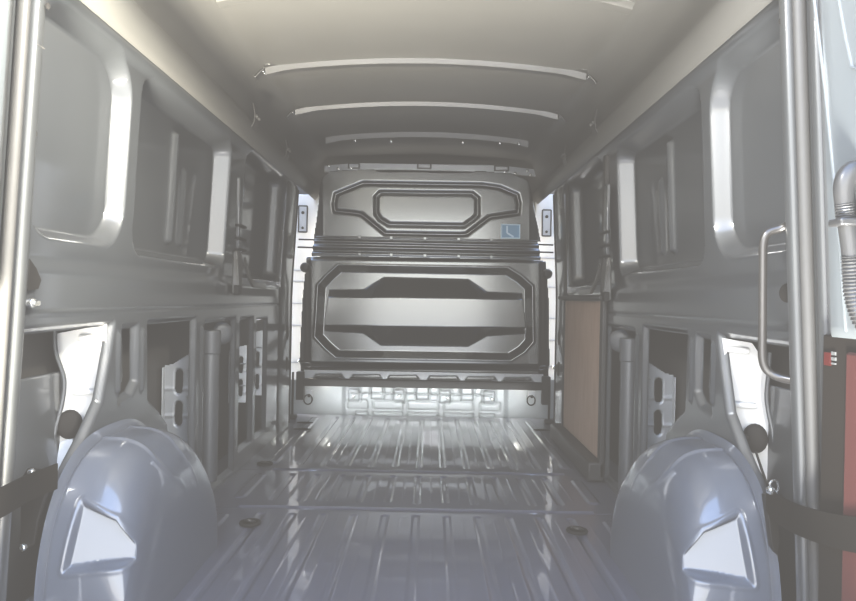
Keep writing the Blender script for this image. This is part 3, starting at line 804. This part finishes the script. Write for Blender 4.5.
# ================================================================== plywood lining on the right
pw = obj('plywood_panel', bx(0.858, 0.868, 3.22, 4.06, 0.10, 0.857), M['wood'], bevel=0.002, smooth=False)
tag(pw, 'plain brown plywood lining board on the sliding door side', 'plywood board')
sdn = thing('door_3', 'sliding side door frame around the plywood board', 'door', (0.87, 3.7, 0), kind='structure')
obj('door_edge', bx(0.852, 0.88, 3.17, 3.215, 0.02, 1.55), M['dark'], sdn, bevel=0.008)
obj('door_edge', bx(0.852, 0.866, 4.06, 4.095, 0.02, 1.55), M['dark'], sdn, bevel=0.008)
obj('door_ledge', bx(0.835, 0.88, 3.17, 4.18, 0.862, 0.885), M['dark'], sdn, bevel=0.006)
obj('door_step', bx(0.80, 0.88, 3.17, 4.18, 0.004, 0.095), M['dark'], sdn, bevel=0.01)

# ================================================================== grab handle on the right rear pillar
hp = [onY(795, 219, 1.46), onY(784, 228, 1.49), onY(763, 233, 1.50), onY(761, 300, 1.50), onY(762, 366, 1.50), onY(775, 377, 1.49), onY(795, 381, 1.46)]
hx = filleted([hp[0], hp[1], hp[2], hp[4], hp[5], hp[6]], 0.035, 7)
t = thing('grab_handle', 'bent metal tube grab handle on the right rear pillar', 'grab handle', hp[3])
obj('handle_tube', tb(hx, 0.0092, 14), M['handle'], t)
for q in (hp[0], hp[6]):
    obj('handle_mount', disc_plug(q + Vector((0.012, 0, 0)), (-1, 0.3, 0), 0.016, 0.012), M['handle'], t)

# ================================================================== conduit on the open door
t = thing('cable_conduit', 'grey corrugated cable conduit with elbow on the open right rear door', 'conduit', (0.82, 1.28, 1.1))
cY = 1.215
path = spline([onY(866,170,cY), onY(858,169,cY), onY(849,174,cY), onY(844,186,cY), onY(844,206,cY)], 6)
obj('elbow', tb(path, [0.0145 + 0.004*math.sin(PI*i/(len(path)-1)) for i in range(len(path))], 16), M['hose'], t)
path = spline([onY(844,204,cY), onY(845,214,cY), onY(846,222,cY)], 8)
obj('ribbed_collar', tb(path, [0.0145 + 0.002*(i % 2) for i in range(len(path))], 16), M['hose'], t)
path = spline([onY(846,221,cY), onY(849,240,cY), onY(851,258,cY)], 6)
obj('sleeve', tb(path, 0.0145, 16), M['hose'], t)
path = spline([onY(851,256,cY), onY(852,275,cY), onY(854,296,cY), onY(861,318,cY), onY(874,336,cY)], 12)
obj('corrugated_hose', tb(path, [0.0140 + 0.003*(i % 2) for i in range(len(path))], 16), M['hose'], t)
a = onY(846, 222, cY)
obj('clamp', bx(a.x-0.021, a.x+0.02, cY-0.02, cY+0.022, a.z-0.008, a.z+0.006), M['hose'], t, bevel=0.004)

# ================================================================== door check straps
pr = [onY(767,497,1.56), onY(775,507,1.53), onY(790,516,1.46), onY(810,524,1.355), onY(835,531,1.265), onY(862,536,1.18), onY(890,540,1.10)]
hv = [Vector((0, 0, 0.030))]*2 + [Vector((0, 0, 0.032))]*2 + [Vector((0, 0, 0.034))]*3
t = thing('door_strap', 'dark webbing door strap running to the open right rear door', 'door strap', pr[0], 'door straps')
sp = spline(pr, 5)
obj('webbing', ribbon(sp, Vector((0, 0, 0.032)), 0.004), M['strap'], t)
a, b = onY(770, 505, 1.57), onY(776, 556, 1.57)
obj('anchor_plate', prism([(onY(765,495,1.57).x, onY(765,495,1.57).z), (onY(775,497,1.57).x, onY(775,497,1.57).z), (onY(781,540,1.57).x, onY(781,540,1.57).z), (onY(778,556,1.57).x, onY(778,556,1.57).z), (onY(772,548,1.57).x, onY(772,548,1.57).z)], 'y', 1.57, 1.59), M['blackpaint'], t, bevel=0.003)
obj('anchor_bolt', disc_plug(onY(770,490,1.55), (0,-1,0), 0.010, 0.01), M['steel'], t)
pl_ = [onY(57,476,1.58), onY(45,481,1.54), onY(30,487,1.47), onY(15,495,1.38), onY(0,503,1.31), onY(-20,512,1.24)]
t = thing('door_strap', 'dark webbing door strap running to the open left rear door', 'door strap', pl_[0], 'door straps')
obj('webbing', ribbon(spline(pl_, 5), Vector((0, 0, 0.030)), 0.004), M['strap'], t)
c = [onY(27,468,1.60), onY(56,471,1.60), onY(44,500,1.60), onY(38,520,1.60), onY(34,545,1.60), onY(20,554,1.60), onY(20,480,1.60)]
obj('anchor_plate', prism([(v.x, v.z) for v in c], 'y', 1.60, 1.612), M['blackpaint'], t, bevel=0.003)
for q in ((32,472),(24,547)):
    obj('anchor_bolt', disc_plug(onY(q[0], q[1], 1.598), (0,-1,0), 0.009, 0.008), M['steel'], t)
# retaining wire of the right plug
wpts = [onY(756,452,1.80), onY(762,470,1.74), onY(769,490,1.62), onY(772,498,1.58)]
o = obj('retaining_wire', tb(spline(wpts, 5), 0.0035, 8), M['black']); tag(o, 'thin dark retaining wire hanging from the right black plug', 'wire')
o = obj('wire_loop', torus(bmesh.new(), onY(774,487,1.56), (0.2,-1,0), 0.012, 0.003, sx=1.3), M['steel']); tag(o, 'small metal loop above the right door strap anchor', 'loop')

# ================================================================== lashing eyes in the floor
for (x, y, lab) in ((250,523,'recessed floor lashing eye between the left wheel arch and the ribs'), (577,531,'recessed floor lashing eye beside the right wheel arch'), (265,464,'small recessed floor lashing eye deeper along the left side')):
    p = onZ(x, y, 0.004)
    t = thing('lashing_eye', lab, 'lashing eye', p, 'floor lashing eyes')
    obj('eye_cup', torus(bmesh.new(), (p.x, p.y, 0.006), (0,0,1), 0.034, 0.006, sx=1.0), M['black'], t)
    obj('eye_well', disc_plug((p.x, p.y, 0.001), (0,0,1), 0.032, 0.003, dome=0.1), M['hole'], t)
    obj('eye_ring', torus(bmesh.new(), (p.x, p.y, 0.012), (0.2,0.4,1), 0.019, 0.0045), M['handle'], t)
# dark drain slots by the bulkhead
for (x, y) in ((305,423.5),(302,430),(542,431)):
    p = onZ(x, y, 0.002)
    o = obj('floor_slot', disc_plug((p.x, p.y, 0.0008), (0,0,1), 0.014, 0.002, dome=0.05, sx=1.0), M['hole'])
    for v in o.data.vertices: v.co.x = p.x + (v.co.x-p.x)*4.0; v.co.y = p.y + (v.co.y-p.y)*2.2; v.co.z += 0.0068
    tag(o, 'dark oval slot in the floor near the %s foot of the bulkhead' % ('left' if x < 400 else 'right'), 'floor slot', 'floor slots by the %s bulkhead foot' % ('left' if x < 400 else 'right'))

# small hardware at the rear pillars
p = onX(33, 275, -0.868)
o = obj('access_hole', prism([(onX(29,258,-.868).y, onX(29,258,-.868).z), (onX(36,268,-.868).y, onX(36,268,-.868).z), (onX(41,280,-.868).y, onX(41,280,-.868).z), (onX(38,289,-.868).y, onX(38,289,-.868).z), (onX(27,291,-.868).y, onX(27,291,-.868).z)], 'x', -0.872, -0.866), M['black'], bevel=0.002)
tag(o, 'dark triangular access hole beside the left rear pillar', 'access hole')
p = onX(30, 303, -0.872)
t = thing('wall_stud', 'small bright stud under the triangular hole on the left wall', 'stud', p)
obj('stud_head', disc_plug(p, (1, -0.2, 0), 0.012, 0.010), M['steel'], t)
obj('stud_shank', tb([p + Vector((0.012, 0, 0.0)), p + Vector((0.022, -0.003, 0.0))], 0.006, 10), M['steel'], t)
p = onX(788, 293, 0.862)
o = obj('access_grommet', disc_plug(p, (-1, -0.2, 0), 0.022, 0.008), M['black']); tag(o, 'dark round grommet on the right wall beside the handle', 'grommet')

# ================================================================== LIGHT
w = bpy.data.worlds.new('sky'); bpy.context.scene.world = w; w.use_nodes = True
nt = w.node_tree; bg = nt.nodes['Background']
tc = nt.nodes.new('ShaderNodeTexCoord'); sx = nt.nodes.new('ShaderNodeSeparateXYZ'); cr = nt.nodes.new('ShaderNodeValToRGB')
nt.links.new(tc.outputs['Generated'], sx.inputs['Vector']); nt.links.new(sx.outputs['Z'], cr.inputs['Fac'])
e = cr.color_ramp.elements
e[0].position = 0.0; e[0].color = (1.0, 0.97, 0.90, 1)
e[1].position = 0.75; e[1].color = (0.42, 0.58, 0.95, 1)
e2 = e.new(0.18); e2.color = (0.95, 0.98, 1.0, 1)
nt.links.new(cr.outputs['Color'], bg.inputs['Color']); bg.inputs['Strength'].default_value = 8.0

def lamp(kind, name, loc, target, energy, col, size=1.0, sizey=None, spread=None):
    l = bpy.data.lights.new(name, kind); o = bpy.data.objects.new(name, l); C.objects.link(o)
    o.location = loc; o.rotation_euler = (Vector(target)-Vector(loc)).to_track_quat('-Z', 'Y').to_euler()
    l.energy = energy; l.color = col
    if kind == 'AREA':
        l.shape = 'RECTANGLE'; l.size = size; l.size_y = sizey or size
        if spread: l.spread = spread
    return o
s_ = lamp('SUN', 'sun', (-3, -2, 6), (-0.2, -1.0, 0), 14.0, (1.0, 0.94, 0.82)); s_.data.angle = 0.01
s_.rotation_euler = Vector((0.6, -0.35, -1)).to_track_quat('-Z', 'Y').to_euler()
# added lamps out of view, lighting the rear roof in place of lens-flare veil
lamp('AREA', 'warm_roof_fill', (-0.70, 0.62, -0.10), (-0.72, 1.75, 1.95), 105, (1.0, 0.945, 0.80), 0.3, 0.3, math.radians(70))
lamp('AREA', 'right_roof_fill', (0.45, 0.62, -0.10), (0.40, 1.85, 1.95), 38, (1.0, 0.98, 0.92), 0.3, 0.3, math.radians(70))
lamp('AREA', 'left_wall_wash', (0.72, 0.75, 2.1), (-0.86, 1.62, 1.45), 32, (1.0, 0.95, 0.82), 0.3, 0.3, math.radians(55))  # added unseen lamp, paling the upper left wall like veiling glare
lamp('AREA', 'right_wall_wash', (-0.72, 0.75, 2.1), (0.86, 1.80, 1.42), 10, (1.0, 0.98, 0.94), 0.3, 0.3, math.radians(55))  # added unseen lamp, weaker lift for the upper right wall
# added lamps hidden behind the bulkhead, brightening the pale posts and header
for s in (-1, 1):
    lamp('AREA', 'cab_post_fill', (s*0.68, 4.93, 0.80), (s*0.92, 5.02, 0.80), 8, (1, 0.93, 0.82), 0.06, 1.2)
lamp('AREA', 'header_fill', (0, 4.97, 1.72), (0, 5.10, 1.86), 1.2, (1, 0.98, 0.94), 1.2, 0.04)
lamp('AREA', 'step_fill', (0, 4.38, 0.15), (0, 4.92, 0.125), 2.0, (0.97, 1.0, 1.0), 1.5, 0.04, math.radians(46))  # added lamp in mid-air before the bulkhead, brightening the step riser
# added hidden lamps whitening the pale rear corner panels; no aperture is built
for s in (-1, 1):
    lamp('AREA', 'corner_fill', (s*0.985, 1.60, 0.50), (s*0.955, 1.93, 0.56), 1.5, (1, 1, 1), 0.05, 0.2)

# ================================================================== CAMERA
cam = bpy.data.cameras.new('camera'); co = bpy.data.objects.new('camera', cam); C.objects.link(co)
cam.sensor_fit = 'HORIZONTAL'; cam.sensor_width = 36.0; cam.lens = F*36.0/W
cam.clip_start = 0.02
co.matrix_world = Matrix.Translation(CAM) @ ROT.to_4x4()
bpy.context.scene.camera = co

# tonal response: the photograph's veiled, lifted shadows
vs_ = bpy.context.scene.view_settings
vs_.view_transform = 'Standard'; vs_.look = 'None'; vs_.exposure = 0.0; vs_.gamma = 1.0
vs_.use_curve_mapping = True
cm = vs_.curve_mapping
for i, b0 in enumerate((0.108, 0.102, 0.095)):
    c = cm.curves[i]; c.points[0].location = (0, b0); c.points[1].location = (1, 1)
cm.update()
